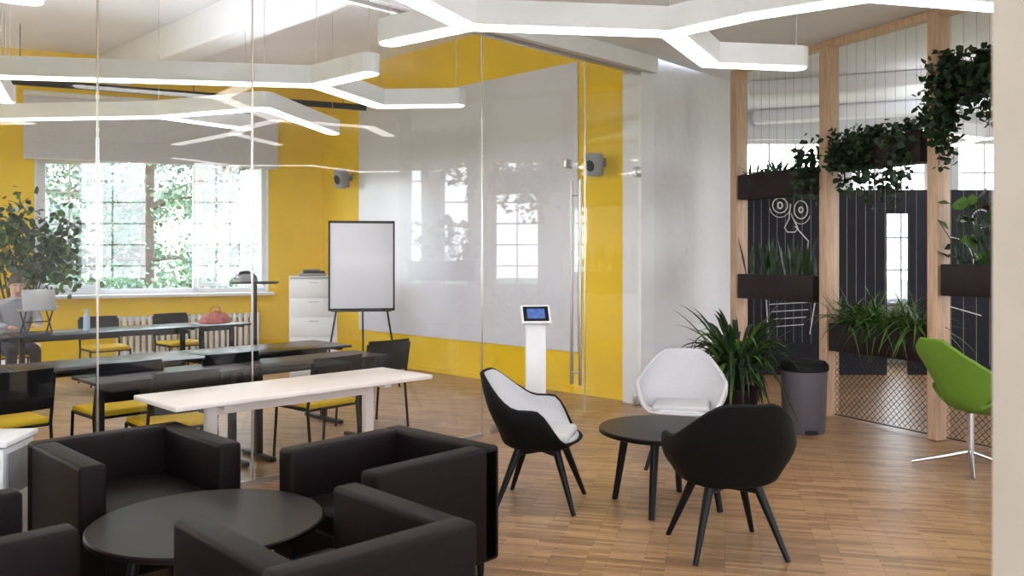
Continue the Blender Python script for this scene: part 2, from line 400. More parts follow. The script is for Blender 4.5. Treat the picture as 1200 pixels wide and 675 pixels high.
# ---------------------------------------------------------------- LED hexagon fixtures
def fixture(nodes,edges,z0=3.0,top=HC,w=0.17,h=0.15):
    mb=MB()
    for (i,j) in edges:
        a=Vector(nodes[i]);b=Vector(nodes[j])
        mb.seg(a,b,w,z0,z0+h,M_frame); mb.seg(a,b,w-0.03,z0-0.006,z0,M_led)
        mb.seg(a.lerp(b,.06),a.lerp(b,.94),w-0.07,z0+h,z0+h+0.004,M_upfill)  # added upward glow strip, fill for the ceiling
    for p in nodes:
        mb.lathe([(w*0.5,z0+0.001),(w*0.5,z0+h-0.001)],M_frame,c=(p[0],p[1],0),n=16)
        mb.lathe([((w-0.03)*0.5,z0-0.0055),((w-0.03)*0.5,z0)],M_led,c=(p[0],p[1],0),n=16)
        mb.tube([(p[0],p[1],z0+h),(p[0],p[1],top)],0.003,M_steel,4)
    mb.done('pendant_led_light',smooth=False)
fixture([(-.75,4.25),(-.27,5.22),(-.80,5.62),(1.0,5.38),(1.45,6.25),(2.12,6.36),(1.40,4.98),(1.95,4.62),(2.9,4.85),(2.9,3.6)],
        [(0,1),(1,2),(1,3),(3,4),(4,5),(3,6),(6,7),(7,8),(7,9)])
fixture([(-5.3,6.1),(-4.1,6.66),(-1.61,7.02),(-1.10,6.56),(-1.24,8.0),(-.52,7.95),(-4.6,7.7)],[(0,1),(1,2),(2,3),(2,4),(4,5),(1,6)],top=HR)
fixture([(-4.6,7.75),(-5.15,8.75),(-3.56,8.6),(-2.94,9.4),(-2.35,8.1),(-2.05,9.75),(-6.4,8.9)],[(1,2),(2,3),(2,4),(4,5),(1,6)],top=HR)
fixture([(-3.4,4.15),(-2.62,4.62),(-2.35,4.15)],[(0,1),(1,2)],z0=2.98)
fixture([(-2.2,2.2),(-1.2,2.7),(0.2,2.2),(1.2,2.7),(1.2,1.2),(0.2,0.6)],[(0,1),(1,2),(2,3),(3,4),(4,5)])  # unseen fixture added above the camera for extra light
fixture([(-2.6,-1.5),(-1.4,-1.0),(0.4,-1.5),(1.6,-1.0),(3.2,-1.5)],[(0,1),(1,2),(2,3),(3,4)])  # another added fixture, behind the camera, only to light the lounge
fixture([(4.4,3.0),(5.4,3.5),(6.6,3.0),(5.4,4.7),(6.4,5.3),(6.2,6.6)],[(0,1),(1,2),(1,3),(3,4),(4,5)])
fixture([(-7.2,6.9),(-6.3,7.6),(-5.6,7.2),(-6.4,8.9)],[(0,1),(1,2),(1,3)],top=HR)
fixture([(4.6,9.6),(5.6,10.2),(6.8,9.7),(5.6,11.4)],[(0,1),(1,2),(1,3)])

# ---------------------------------------------------------------- club armchairs
def club_chair():
    mb=MB(); W=0.78; t=0.12; H=0.65
    mb.box((0,0,0.20),(W-.04,W-.04,0.22),M_fabric,bev=0.02)
    mb.box((0,-W/2+t/2,0.37),(W,t,H-0.08),M_fabric,bev=0.022,seg=3)
    for sx in (-1,1):
        mb.box((sx*(W/2-t/2),0.004,0.37),(t,W-0.008,H-0.085),M_fabric,bev=0.022,seg=3)
    mb.box((0,0.055,0.355),(W-2*t-0.008,W-t-0.02,0.12),M_fabric,bev=0.03,seg=3)
    for sx in (-1,1):
        for sy in (-1,1):
            mb.tube([(sx*(W/2-.07),sy*(W/2-.07),0),(sx*(W/2-.07),sy*(W/2-.07),0.1)],[0.016,0.022],M_black,10)
    return mb.mesh('club_armchair',ang=50)
me=club_chair()
place('club_armchair',me,(-1.93,4.36,0),face(1,-1))
place('club_armchair',me,(-0.61,4.25,0),face(-1,-1.0)+0.04)
place('club_armchair',me,(-0.67,3.05,0),face(-1,1.05))
place('club_armchair',me,(-2.05,2.97,0),face(1,1))

def round_table(name,R,H,mt,legs,th=0.03,legr=0.022):
    mb=MB()
    mb.lathe([(0.0,H-th),(R-0.02,H-th),(R,H-th+0.008),(R,H-0.006),(R-0.006,H),(0.0,H)],mt,n=64)
    mb.lathe([(0.0,H-th-0.02),(R*0.7,H-th-0.02),(R*0.7,H-th),(0,H-th)],M_black,n=32)
    for i in range(legs):
        a=math.pi/4+2*math.pi*i/legs
        mb.tube([(R*0.62*math.cos(a),R*0.62*math.sin(a),H-th),(R*0.80*math.cos(a),R*0.80*math.sin(a),0)],[legr,legr*0.7],M_black,10)
    return mb
round_table('',0.47,0.50,M_tabdark,4).done('low_round_table',(-1.27,3.57,0))
round_table('',0.43,0.50,M_tabdark,4,th=0.035,legr=.028).done('round_coffee_table',(0.99,5.48,0),0.35)

# ---------------------------------------------------------------- tub chairs
def tub(outm,inm):
    mb=MB()
    def hh(th):
        a=abs(th)/math.pi
        def ss(x,a0,a1):
            t=min(1,max(0,(x-a0)/(a1-a0))); return t*t*(3-2*t)
        return 0.84-0.20*ss(a,0.12,0.42)-0.215*ss(a,0.52,0.76)
    def prof(th,v,off):
        h=hh(th)
        a=abs(th)/math.pi
        fx=0.345-off; fy=(0.31 if a<0.5 else 0.30)-off
        k=min(v/0.45,1.0)
        rr=math.sin(k*math.pi/2)*0.80
        z=0.345+off*0.9+(0.085*(1-math.cos(k*math.pi/2)))
        if v>0.45:
            t=(v-0.45)/0.55
            zb=z; z=zb+(h-zb)*t
            lean=(h-0.42)/0.42
            rr=0.80+0.20*math.sin(min(1,t*1.4)*math.pi/2)*min(1,0.4+lean)+0.06*lean*t
        cx=-math.sin(th); cy=-math.cos(th)
        p=2.6; q=(abs(cx)**p+abs(cy)**p)**(-1/p)
        taper=1-0.16*max(0,(z-0.62)/0.22)
        x=cx*q*rr*fx*taper; y=cy*q*rr*fy - (0.07*max(0,(z-0.5)/0.34) if a<0.5 else 0)*(math.cos(th) if a<.5 else 0)
        return Vector((x,y,z))
    nu,nv=48,14
    O=lambda u,v:prof((u*2-1)*math.pi,v,0)
    I=lambda u,v:prof((u*2-1)*math.pi,v,0.028)
    mb.grid(O,nu,nv,outm,closeu=True,flip=True)
    mb.grid(I,nu,nv,inm,closeu=True)
    def rim(u,v):
        a=O(u,1.0);b=I(u,1.0); p=a.lerp(b,v); p.z+=0.012*math.sin(v*math.pi); return p
    mb.grid(rim,nu,4,outm,closeu=True)
    mb.box((0,0.01,0.452),(0.42,0.40,0.06),inm,bev=0.028,seg=4)
    for sx in (-1,1):
        for sy in (-1,1):
            mb.tube([(sx*0.13,sy*0.12,0.375),(sx*0.25,sy*0.25,0)],[0.027,0.014],M_black,10)
            mb.tube([(0,0,0.345),(sx*0.15,sy*0.14,0.345)],[0.02,0.018],M_black,8)
    return mb.mesh('tub_chair',ang=50)
me=tub(M_tubout,M_tubin)
place('tub_chair',me,(1.17,4.68,0),face(-0.10,1))
place('tub_chair',me,(0.19,5.55,0),face(1,-0.22))
me2=tub(M_tubin,M_tubin); place('tub_chair',me2,(1.30,6.55,0),face(-0.25,-1))

# green lounge chair
mb=MB()
pr=[(-0.40,0.98),(-0.37,0.90),(-0.31,0.78),(-0.24,0.64),(-0.17,0.52),(-0.08,0.44),(0.06,0.41),(0.22,0.42),(0.34,0.45),(0.40,0.46)]
wd=[0.10,0.18,0.25,0.29,0.31,0.31,0.30,0.29,0.27,0.22]
def gs(off):
    def f(u,v):
        x=v*(len(pr)-1); i=min(int(x),len(pr)-2); t=x-i
        py=pr[i][0]*(1-t)+pr[i+1][0]*t; pz=pr[i][1]*(1-t)+pr[i+1][1]*t; w=wd[i]*(1-t)+wd[i+1]*t
        s_=u*2-1
        curl=abs(s_)**2.2
        mid=math.exp(-((x-4.2)/2.2)**2)
        return Vector((s_*w,py+0.16*curl*(1 if x<5 else .2)*mid+off*0.7*(1 if x<5 else 0), pz+curl*0.15*mid+off*(0.3 if x<5 else 1)))
    return f
mb.grid(gs(0),16,27,M_green); mb.grid(gs(0.035),16,27,M_green,flip=True)
for e in (0,1):
    mb.grid(lambda u,v,e=e: gs(0)(e,v).lerp(gs(0.035)(e,v),u),1,27,M_green)
for e in (0,1):
    mb.grid(lambda u,v,e=e: gs(0)(u,e).lerp(gs(0.035)(u,e),v),16,1,M_green)
mb.tube([(0,0,0.07),(0,0,0.42)],0.028,M_chrome,12)
for i in range(4):
    a=math.pi/4+i*math.pi/2
    mb.tube([(0,0,0.13),(0.16*math.cos(a),0.16*math.sin(a),0.08),(0.40*math.cos(a),0.40*math.sin(a),0.015)],[0.02,0.017,0.012],M_chrome,8)
mb.done('green_lounge_chair',(3.45,6.42,0),face(1,0.35),ang=60)

# ---------------------------------------------------------------- meeting chairs / tables
def meet_chair():
    mb=MB()
    mb.box((0,0.02,0.455),(0.46,0.44,0.05),M_seat,bev=0.02,seg=3)
    mb.box((0,0.02,0.425),(0.44,0.42,0.015),M_blackpl)
    def bk(off):
        return lambda u,v: Vector(((u*2-1)*0.225,-0.215-0.03*(1-(u*2-1)**2)-0.05*v+off,0.545+0.285*v))
    mb.grid(bk(0),10,6,M_blackpl); mb.grid(bk(-0.018),10,6,M_blackpl,flip=True)
    for e in (0,1):
        mb.grid(lambda u,v,e=e: bk(0)(e,v).lerp(bk(-0.018)(e,v),u),1,6,M_blackpl)
        mb.grid(lambda u,v,e=e: bk(0)(u,e).lerp(bk(-0.018)(u,e),v),10,1,M_blackpl)
    for sx in (-1,1):
        x=sx*0.235
        mb.tube([(x,-0.27,0.80),(x,-0.215,0.52),(x,-0.20,0.44),(x,-0.25,0.0)],0.012,M_black,8)
        mb.tube([(x,-0.20,0.44),(x,0.20,0.44),(x,0.24,0.0)],0.012,M_black,8)
    mb.tube([(-0.235,-0.20,0.43),(0.235,-0.20,0.43)],0.010,M_black,8)
    mb.tube([(-0.235,0.20,0.43),(0.235,0.20,0.43)],0.010,M_black,8)
    return mb.mesh('meeting_chair',ang=50)
mc=meet_chair()
fu=face(-1,1)
for (x,y) in [(-3.52,5.90),(-2.98,6.42),(-2.42,6.98),(-1.32,8.02),(-4.15,5.25)]: place('meeting_chair',mc,(x,y,0),fu+random.uniform(-.08,.08))
for (x,y) in [(-1.54,6.74),(-2.37,5.94)]: place('meeting_chair',mc,(x,y,0),fu+random.uniform(-.08,.08))
for (x,y) in [(-5.10,10.70),(-4.40,11.30)]: place('meeting_chair',mc,(x,y,0),face(1,-1)+random.uniform(-.08,.08))

def desk(name,p0,L,W,mt,H=0.75,legm=M_black):
    mb=MB()
    mb.box((L/2,W/2,H-0.0125),(L,W,0.025),mt,bev=0.004)
    for x in (0.10,L-0.10):
        mb.box((x,W/2,0.36),(0.05,0.06,0.70),legm,bev=0.005)
        mb.box((x,W/2,0.72),(0.05,W*0.85,0.03),legm)
        mb.box((x,W/2,0.02),(0.055,W*0.9,0.035),legm,bev=0.008)
    mb.box((L/2,W/2,0.68),(L-0.2,0.04,0.05),legm)
    return mb.done(name,(p0[0],p0[1],0),math.pi/4)
for x in (-6.6,-5.15): desk('training_table',(x,x+14.1),1.98 if x>-6 else 2.02,0.68,M_tabgrey)
desk('training_table',(-3.72,-3.72+14.1),0.6,0.68,M_tabgrey)
desk('training_table',(-4.72,-4.72+9.7),1.68,0.68,M_tabgrey)
desk('training_table',(-3.52,-3.52+9.7),1.40,0.68,M_tabgrey)
desk('training_table',(-2.52,-2.52+9.7),1.40,0.68,M_tabgrey)
desk('training_table',(-2.75,-2.75+8.42),1.18,0.52,M_tabdark)
desk('training_table',(-1.90,-1.90+8.42),1.18,0.52,M_tabdark)
mb=MB(); L,W=1.87,0.60
mb.box((L/2,W/2,0.735),(L,W,0.03),M_tabwhite,bev=0.006)
for x in (0.35,L-0.35):
    mb.box((x,W/2,0.36),(0.07,0.05,0.70),M_tabwhite,bev=0.005); mb.box((x,W/2,0.02),(0.07,W*.85,0.035),M_tabwhite,bev=.008); mb.box((x,W/2,0.705),(0.06,W*0.8,0.03),M_tabwhite)
mb.box((L/2,W/2,0.66),(L-0.7,0.03,0.08),M_tabwhite)
mb.done('white_folding_table',(-1.89,4.79,0),math.pi/4)

# ---------------------------------------------------------------- flipchart, cabinet, stand
mb=MB()
bz=1.48
mb.box((0,0,bz),(0.77,0.02,1.05),M_board,bev=0.003)
for sx in (-1,1): mb.box((sx*0.39,0,bz),(0.022,0.03,1.09),M_black)
for z in (bz-0.535,bz+0.535): mb.box((0,0,z),(0.80,0.03,0.03),M_black)
mb.box((0,-0.05,bz-0.55),(0.72,0.07,0.015),M_black)
for sx in (-1,1): mb.tube([(sx*0.30,0.02,bz-.5),(sx*0.46,-0.10,0)],0.012,M_black,8)
mb.tube([(0,0.03,bz+.2),(0,0.65,0)],0.012,M_black,8)
mb.done('flipchart_easel',(-1.84,10.45,0),math.radians(8))
mb=MB()
mb.box((0,0,0.665),(0.62,0.45,1.33),M_frame,bev=0.006)
for i in range(5):
    z=0.15+i*0.255; mb.box((0,-0.232,z),(0.58,0.014,0.235),M_frame,bev=.003); mb.box((0,-0.245,z+.08),(0.12,0.014,0.012),M_steel)
mb.box((0,-.235,1.31),(0.60,.01,.012),M_grey)
mb.done('drawer_cabinet',(-2.68,11.5,0),math.radians(14))
mb=MB(); mb.tube([(0,0,0.03),(0,0,1.27)],0.022,M_black,10); mb.box((0,0,1.285),(0.52,0.36,0.025),M_black,bev=.004)
for i in range(4):
    a=i*math.pi/2+.5; mb.tube([(0,0,0.06),(0.28*math.cos(a),0.28*math.sin(a),0.025)],[0.02,0.014],M_black,8)
mb.done('projector_stand',(-3.04,10.1,0),0.2)
mb=MB()
mb.grid(lambda u,v: Vector((0.14*math.cos(u*6.283)*math.cos(v*1.57),0.105*math.sin(u*6.283)*math.cos(v*1.57),0.115*math.sin(v*1.57))),20,7,M_grey,closeu=True)
for i in range(-2,3):
    mb.tube([(0.13*math.sin(t)*1.02,i*0.035,0.116*math.cos(t)*math.cos(i*.28)+.004) for t in [x*.25-1.3 for x in range(11)]],0.008,M_black,6)
mb.done('bicycle_helmet',(-3.14,10.05,1.30),0.4)
mb=MB(); mb.box((0,0,0.02),(0.35,0.26,0.04),M_grey,bev=.006); mb.box((0.02,0,0.055),(0.28,0.2,0.03),M_black,bev=.006); mb.tube([(-.12,0,.08),(.1,.03,.085)],.012,M_grey,8); mb.done('projector',(-2.68,11.45,1.33),0.3)

def speaker(loc,rz,s=1.0):
    mb=MB(); mb.box((0,0,0),(0.22*s,0.16*s,0.30*s),M_spk,bev=0.03,rot=Matrix.Rotation(math.radians(14),3,'X')@Matrix.Rotation(math.radians(8),3,'Y'),seg=3)
    mb.box((0,0.10*s,0.03),(0.06,0.14,0.05),M_grey); mb.box((0,.165*s,0.03),(.1,.02,.1),M_grey)
    mb.lathe([(0,-.01),(0.07*s,0.0),(0.075*s,0.006)],M_blackpl,c=(0,-0.083*s,-0.02),M=Matrix.Rotation(math.radians(104),4,'X'),n=20)
    mb.done('wall_speaker',loc,rz)
# speakers face the room; local +Y points into the wall
p=Bp(3.92,0.19); speaker((p[0],p[1],2.78),face(0.7,0.7),0.95)
p=Bp(0.40,0.19); speaker((p[0],p[1],2.62),face(0.7,0.7),0.85)

mb=MB()
mb.box((0,0,0.53),(0.17,0.07,1.02),M_frame,bev=0.01); mb.box((0,0.02,0.012),(0.30,0.28,0.024),M_frame,bev=.006)
rt=Matrix.Rotation(math.radians(50),3,'X')
mb.box((0,-0.01,1.10),(0.25,0.19,0.03),M_frame,rot=rt,bev=0.008)
n=rt@Vector((0,0,1)); c=Vector((0,-0.01,1.10))+n*0.0165
mb.box(c,(0.215,0.15,0.004),M_black,rot=rt); mb.box(c+n*0.0025,(0.15,0.10,0.003),M_screen,rot=rt)
mb.done('tablet_kiosk',(0.20,7.25,0),0.12)

mb=MB(); mb.box((0,0,0.31),(0.34,0.34,0.62),M_frame,bev=0.006); mb.box((0.01,0,0.645),(0.36,0.36,0.03),M_frame,bev=.006); mb.box((0.175,0,0.48),(0.01,0.28,0.22),M_grey,bev=.003); mb.box((0.0,-0.175,0.48),(0.28,0.01,0.22),M_spk,bev=.003); mb.box((0,-.175,.2),(.28,.01,.24),M_spk,bev=.003)
mb.done('side_cabinet',(-2.76,4.47,0),0.1)

# ---------------------------------------------------------------- wooden divider with planters
P=[Vector((2.58,9.7)),Vector((3.17,8.53)),Vector((3.72,7.44)),Vector((4.30,6.29))]
dv=(P[2]-P[0]).normalized(); dn=Vector((-dv.y,dv.x)); drz=math.atan2(dv.y,dv.x)
mb=MB()
for p in P: mb.box((p.x,p.y,HC/2-.02),(0.10,0.17,HC-.05),M_wood,rz=drz,bev=0.004)
mb.box(((P[0].x+P[3].x)/2,(P[0].y+P[3].y)/2,3.71),((P[3]-P[0]).length,0.10,0.07),M_wood,rz=drz)
for a,b in zip(P[:-1],P[1:]):
    for i in range(1,11):
        q=a.lerp(b,i/11); mb.tube([(q.x,q.y,0.7),(q.x,q.y,3.69)],0.0017,M_string,4)
mb.done('wooden_room_divider')
mb=MB()
for a,b in ((P[1],P[2]),(P[2],P[3])):
    a2=a.lerp(b,0.06);b2=a.lerp(b,0.94)
    L=(b2-a2).length; n=int(L/0.06)
    for i in range(-11,n+1):
        for sg in (1,-1):
            x0=i*0.06; x1=x0+0.63
            z0_,z1_=0.03,0.66
            ta,tb=max(0,x0),min(L,x1)
            if tb<=ta: continue
            za=z0_+(ta-x0); zb=z0_+(tb-x0)
            if sg<0: pa=a2.lerp(b2,1-ta/L); pb=a2.lerp(b2,1-tb/L)
            else: pa=a2.lerp(b2,ta/L); pb=a2.lerp(b2,tb/L)
            mb.tube([(pa.x,pa.y,za),(pb.x,pb.y,zb)],0.003,M_net,4)
    for z in (0.03,0.66): mb.tube([(a2.x,a2.y,z),(b2.x,b2.y,z)],0.006,M_net,6)
mb.done('rope_net')

def planter(i,t0,t1,zt,kind,off=0.0):
    a=P[i].lerp(P[i+1],t0);b=P[i].lerp(P[i+1],t1); L=(b-a).length; m=(a+b)/2+dn*off
    mb=MB(); h=0.27
    for sy in (-1,1): mb.box((0,sy*0.105,-h/2),(L,0.015,h),M_planter,bev=.003)
    for sx in (-1,1): mb.box((sx*(L/2-.008),0,-h/2),(0.016,0.21,h),M_planter,bev=.003)
    mb.box((0,0,-h+.01),(L,0.2,0.02),M_planter); mb.box((0,0,-0.05),(L-.03,0.2,0.03),M_soil)
    for sx in (-1,1): mb.box((sx*(L/2-.1),0.12,-0.04),(.03,.03,.05),M_black)
    rnd=random.Random(int(zt*100)+i)
    def rx(): return rnd.uniform(-L/2+.05,L/2-.05)
    if kind=='snake':
        for k in range(44):
            mb.strap((rx(),rnd.uniform(-.06,.06),-.04),rnd.uniform(0,6.28),rnd.uniform(.02,.12),rnd.uniform(.05,.075),rnd.uniform(.22,.45),0.0,M_leaf,n=5)
    if kind=='grass':
        for k in range(420):
            L2=rnd.uniform(.16,.46); mb.strap((rx(),rnd.uniform(-.06,.06),-.04),rnd.uniform(0,6.28),L2,rnd.uniform(.018,.03),rnd.uniform(.25,.62),rnd.uniform(.15,.6),M_leaf2 if rnd.random()<.7 else M_leaf,n=6)
    if kind=='ivy':
        for k in range(230):
            mb.leaf((rx(),rnd.gauss(0,.09),rnd.uniform(-.08,.14)),rnd.uniform(.05,.09),M_leaf3 if rnd.random()<.8 else M_leaf)
        for k in range(30):
            x=rx(); y=rnd.choice((-1,-1,1))*rnd.uniform(.1,.15); ll=rnd.choice((.15,.2,.3,.45,.6))*rnd.uniform(.8,1.1)
            pts=[(x,y*.6,0),(x+rnd.uniform(-.04,.04),y*1.2,0.03)]
            xx=x
            nn=int(ll/.05)
            for q in range(nn): xx+=rnd.uniform(-.02,.02); pts.append((xx,y*1.25+rnd.uniform(-.02,.02),-.05*(q+1)))
            mb.tube(pts,.003,M_leaf3,4)
            for q in pts[1:]:
                for _ in range(3): mb.leaf((q[0]+rnd.gauss(0,.025),q[1]+rnd.gauss(0,.025),q[2]+rnd.gauss(0,.02)),rnd.uniform(.05,.085),M_leaf3 if rnd.random()<.8 else M_leaf)
    if kind=='fern':
        for k in range(130):
            mb.strap((rx(),rnd.uniform(-.06,.06),-.04),rnd.uniform(0,6.28),rnd.uniform(.05,.2),rnd.uniform(.02,.04),rnd.uniform(.12,.28),rnd.uniform(.05,.25),M_leaf2 if rnd.random()<.4 else M_leaf,n=5)
    if kind=='broad':
        for k in range(90):
            x=rx(); top=Vector((x+rnd.gauss(0,.12),rnd.gauss(0,.12),rnd.uniform(.0,.55)))
            mb.tube([(x,0,-.04),top],.004,M_leaf,4); mb.leaf(top,rnd.uniform(.1,.18),M_leaf if rnd.random()<.6 else M_leaf2)
    mb.done('hanging_planter',(m.x,m.y,zt),drz,smooth=True)
planter(0,0.08,0.92,2.50,'fern'); planter(0,0.08,0.92,1.40,'snake')
planter(1,0.08,0.92,2.70,'ivy'); planter(1,0.08,0.92,0.94,'grass')
planter(2,0.08,0.92,1.53,'broad'); planter(2,0.08,0.92,3.20,'ivy')
mb=MB(); rnd=random.Random(5)
for k in range(13):
    x,y=P[2].x-0.09+rnd.uniform(-.05,.10),P[2].y-0.12+rnd.uniform(-.04,.04)
    z0_=rnd.uniform(2.9,3.4); pts=[]
    for q in range(int(rnd.uniform(7,17))):
        x+=rnd.uniform(-.025,.02); y+=rnd.uniform(-.015,.01); pts.append((x,y,z0_-.045*q))
    mb.tube(pts,.003,M_leaf3,4)
    for q in pts:
        for _ in range(3): mb.leaf((q[0]+rnd.gauss(0,.04),q[1]-abs(rnd.gauss(0,.03)),q[2]+rnd.gauss(0,.03)),rnd.uniform(.05,.09),M_leaf3)
mb.done('climbing_ivy')
mb=MB(); q0=P[0].lerp(P[1],.80)
for k in range(230):
    mb.leaf((q0.x-.08+rnd.gauss(0,.08),q0.y-.16+rnd.gauss(0,.05),2.5+rnd.gauss(0,.14)-.06),rnd.uniform(.05,.085),M_leaf3)
mb.done('trailing_ivy')

mb=MB()
mb.lathe([(0,0),(0.15,0),(0.20,0.36),(0.205,0.38),(0.185,0.38),(0.175,0.34),(0,0.34)],M_planter,n=32)
mb.lathe([(0,0.345),(0.175,0.345)],M_soil,n=24)
for k in range(5):
    a=k*1.3; mb.tube([(0.05*math.cos(a),.05*math.sin(a),.33),(0.1*math.cos(a),.1*math.sin(a),.6)],.012,M_bark,6)
for k in range(200):
    L2=rnd.uniform(.25,.62); a=rnd.uniform(0,6.28); z=rnd.uniform(.36,.62)
    mb.strap((0.07*math.cos(a),0.07*math.sin(a),z),a,L2*.92,rnd.uniform(.035,.06),rnd.uniform(.35,1.0),rnd.uniform(.25,.95),M_leaf if rnd.random()<.85 else M_leaf2,n=8)
mb.done('potted_dracaena',(2.10,7.95,0))

mb=MB()
mb.lathe([(0,0),(0.175,0),(0.185,0.02),(0.205,0.56),(0,0.56)],M_bin,n=40)
mb.lathe([(0.205,0.56),(0.218,0.57),(0.218,0.61),(0.19,0.645),(0.10,0.66),(0,0.66)],M_blackpl,n=40)
mb.box((0,-0.20,0.03),(0.1,0.06,0.02),M_black,bev=.005)
mb.done('pedal_bin',(2.66,7.78,0))

mb=MB()
BY=11.5
for (x0,x1) in ((2.76,5.04),(5.34,8.2)):
    mb.box(((x0+x1)/2,BY,1.245),(x1-x0,0.06,2.49),M_chalkb)
mb.box((5.19,BY,2.33),(0.30,0.06,0.32),M_chalkb)
mb.done('chalkboard_partition',smooth=False)
mb=MB(); yb=BY-0.04
def ln(pts,r=0.008): mb.tube([(x,yb,z) for x,z in pts],r,M_chalk,5)
def circ(cx,cz,rx_,rz_,r=.008,a0=0,a1=6.283): ln([(cx+rx_*math.cos(a0+(a1-a0)*i/20),cz+rz_*math.sin(a0+(a1-a0)*i/20)) for i in range(21)],r)
circ(3.60,2.28,.10,.10); circ(3.88,2.22,.09,.12); circ(3.60,2.28,.03,.04,.012); circ(3.88,2.22,.025,.035,.012)
ln([(3.48,2.43),(3.58,2.46),(3.70,2.42)]); ln([(3.82,2.41),(3.92,2.44),(4.0,2.38)]); ln([(3.74,2.30),(3.72,2.10),(3.66,1.98),(3.70,1.92),(3.80,1.92),(3.84,1.97),(3.78,2.1)])
circ(3.60,2.27,.14,.15,.005,3.3,5.9); circ(3.88,2.2,.13,.17,.005,3.3,5.9)
ln([(3.80,2.0),(3.98,1.8),(3.95,1.5)]); ln([(3.45,1.35),(3.55,1.1),(3.62,1.35),(3.7,1.08),(3.78,1.35)])
for i in range(7): ln([(3.4+.02*i,1.25-.1*i),(4.1-.03*i,1.28-.1*i)],.006)
ln([(3.4,1.3),(3.44,.55)]);ln([(4.12,1.3),(4.0,.55)])
circ(5.9,1.5,.3,.35,.007); ln([(5.6,1.0),(6.3,.8)]);circ(6.3,2.1,.12,.12); circ(6.7,2.1,.12,.12); ln([(6.5,2.1),(6.45,1.8),(6.6,1.8)])
mb.done('chalk_drawing')

mb=MB(); mb.box((1.02,1.28,HC/2),(0.44,0.30,HC),M_cream,bev=0.01); mb.done('column_cream',smooth=False)

# ---------------------------------------------------------------- big window plant (ficus)
mb=MB(); rnd=random.Random(3)
mb.lathe([(0,0),(0.18,0),(0.24,0.42),(0.24,0.45),(0.21,0.45),(0.2,0.4),(0,0.4)],M_frame,n=32)
tips=[]
for k in range(16):
    a=rnd.uniform(0,6.28); l=rnd.uniform(.25,.75); top=Vector((math.cos(a)*l,math.sin(a)*l,rnd.uniform(1.25,2.25)))
    b=Vector((0.03*math.cos(a),0.03*math.sin(a),.4)); m_=b.lerp(top,.55)+Vector((-.1*math.cos(a),-.1*math.sin(a),.15))
    mb.tube([b,m_,top],[.016,.011,.005],M_bark,6); tips+=[top,m_.lerp(top,.5),m_.lerp(top,.75)]
for k in range(1300):
    c=rnd.choice(tips); mb.leaf(c+Vector((rnd.gauss(0,.13),rnd.gauss(0,.13),rnd.gauss(0,.13))),rnd.uniform(.07,.13),M_leaf2 if rnd.random()<.35 else M_leaf)
mb.done('potted_ficus',(-6.35,11.0,0))

# ---------------------------------------------------------------- laptop etc.
mb=MB()
mb.box((0,0,0.26),(0.33,0.23,0.016),M_silver,bev=.004)
rl=Matrix.Rotation(math.radians(-14),3,'X')
c=Vector((0,-0.115,0.262))+rl@Vector((0,0,0.115)); mb.box(c,(0.33,0.010,0.23),M_silver,rot=rl,bev=.003)
mb.box(c+Vector((0,0.0065,0)),(0.31,0.002,0.20),M_black,rot=rl)
for sx in (-1,1):
    mb.tube([(sx*.13,.11,.25),(sx*.13,-.10,.008),(sx*.13,.12,.008)],.008,M_black,6)
    mb.tube([(sx*.13,-.11,.25),(sx*.13,.10,.008)],.008,M_black,6)
mb.tube([(-.13,0,.13),(.13,0,.13)],.007,M_black,6)
mb.done('laptop',(-5.20,9.33,0.75),face(-1,1))
mb=MB(); mb.lathe([(0,0),(.035,0),(.037,.02),(.036,.16),(.015,.20),(.015,.22),(.02,.22),(.02,.245),(0,.245)],M_blue,n=20); mb.done('water_bottle',(-4.86,9.75,0.75))
mb=MB(); mb.grid(lambda u,v: Vector((0.2*(1+.12*math.sin(u*19))*math.cos(u*6.283)*math.cos(v*1.57),0.12*(1+.15*math.cos(u*25))*math.sin(u*6.283)*math.cos(v*1.57),0.13*math.sin(v*1.57)*(1+.15*math.sin(u*12)))),36,10,M_pink,closeu=True)
mb.tube([(-.08,0,.1),(-.05,0,.2),(.04,0,.2),(.08,0,.1)],.008,M_pink,6)
mb.done('handbag',(-3.80,10.95,0.75),0.7)

# ---------------------------------------------------------------- seated person
person=bpy.data.objects.new('seated_person',None); scene.collection.objects.link(person)
person.location=(-5.80,9.92,0); person.rotation_euler=(0,0,face(1,-1))
def skin(name,verts,edges,mt,root=0,sub=2):
    me=bpy.data.meshes.new(name); me.from_pydata([v[:3] for v in verts],edges,[]); me.materials.append(mt)
    o=bpy.data.objects.new(name,me); scene.collection.objects.link(o); o.parent=person
    m=o.modifiers.new('skin','SKIN'); m.use_smooth_shade=True
    for i,v in enumerate(verts):
        sv=me.skin_vertices[0].data[i]; r=v[3]; sv.radius=(r,v[4] if len(v)>4 else r); sv.use_root=(i==root)
    s=o.modifiers.new('sub','SUBSURF'); s.levels=sub; s.render_levels=sub
    return o
skin('shirt',[(0,0,.56,.15,.12),(0,.03,.76,.15,.11),(0,.08,.97,.17,.12),(0,.10,1.09,.10,.08),(0,.115,1.14,.06),
  (.17,.08,1.04,.07),(.24,.13,.83,.05),(.15,.36,.80,.034),(-.17,.08,1.04,.07),(-.24,.13,.83,.05),(-.15,.36,.80,.034)],
  [(0,1),(1,2),(2,3),(3,4),(2,5),(5,6),(6,7),(2,8),(8,9),(9,10)],M_shirt)
skin('trousers',[(0,0,.55,.15,.12),(.1,.05,.53,.095),(.12,.40,.54,.07),(.13,.40,.14,.05),(-.1,.05,.53,.095),(-.12,.40,.54,.07),(-.13,.40,.14,.05)],
  [(0,1),(1,2),(2,3),(0,4),(4,5),(5,6)],M_trous)
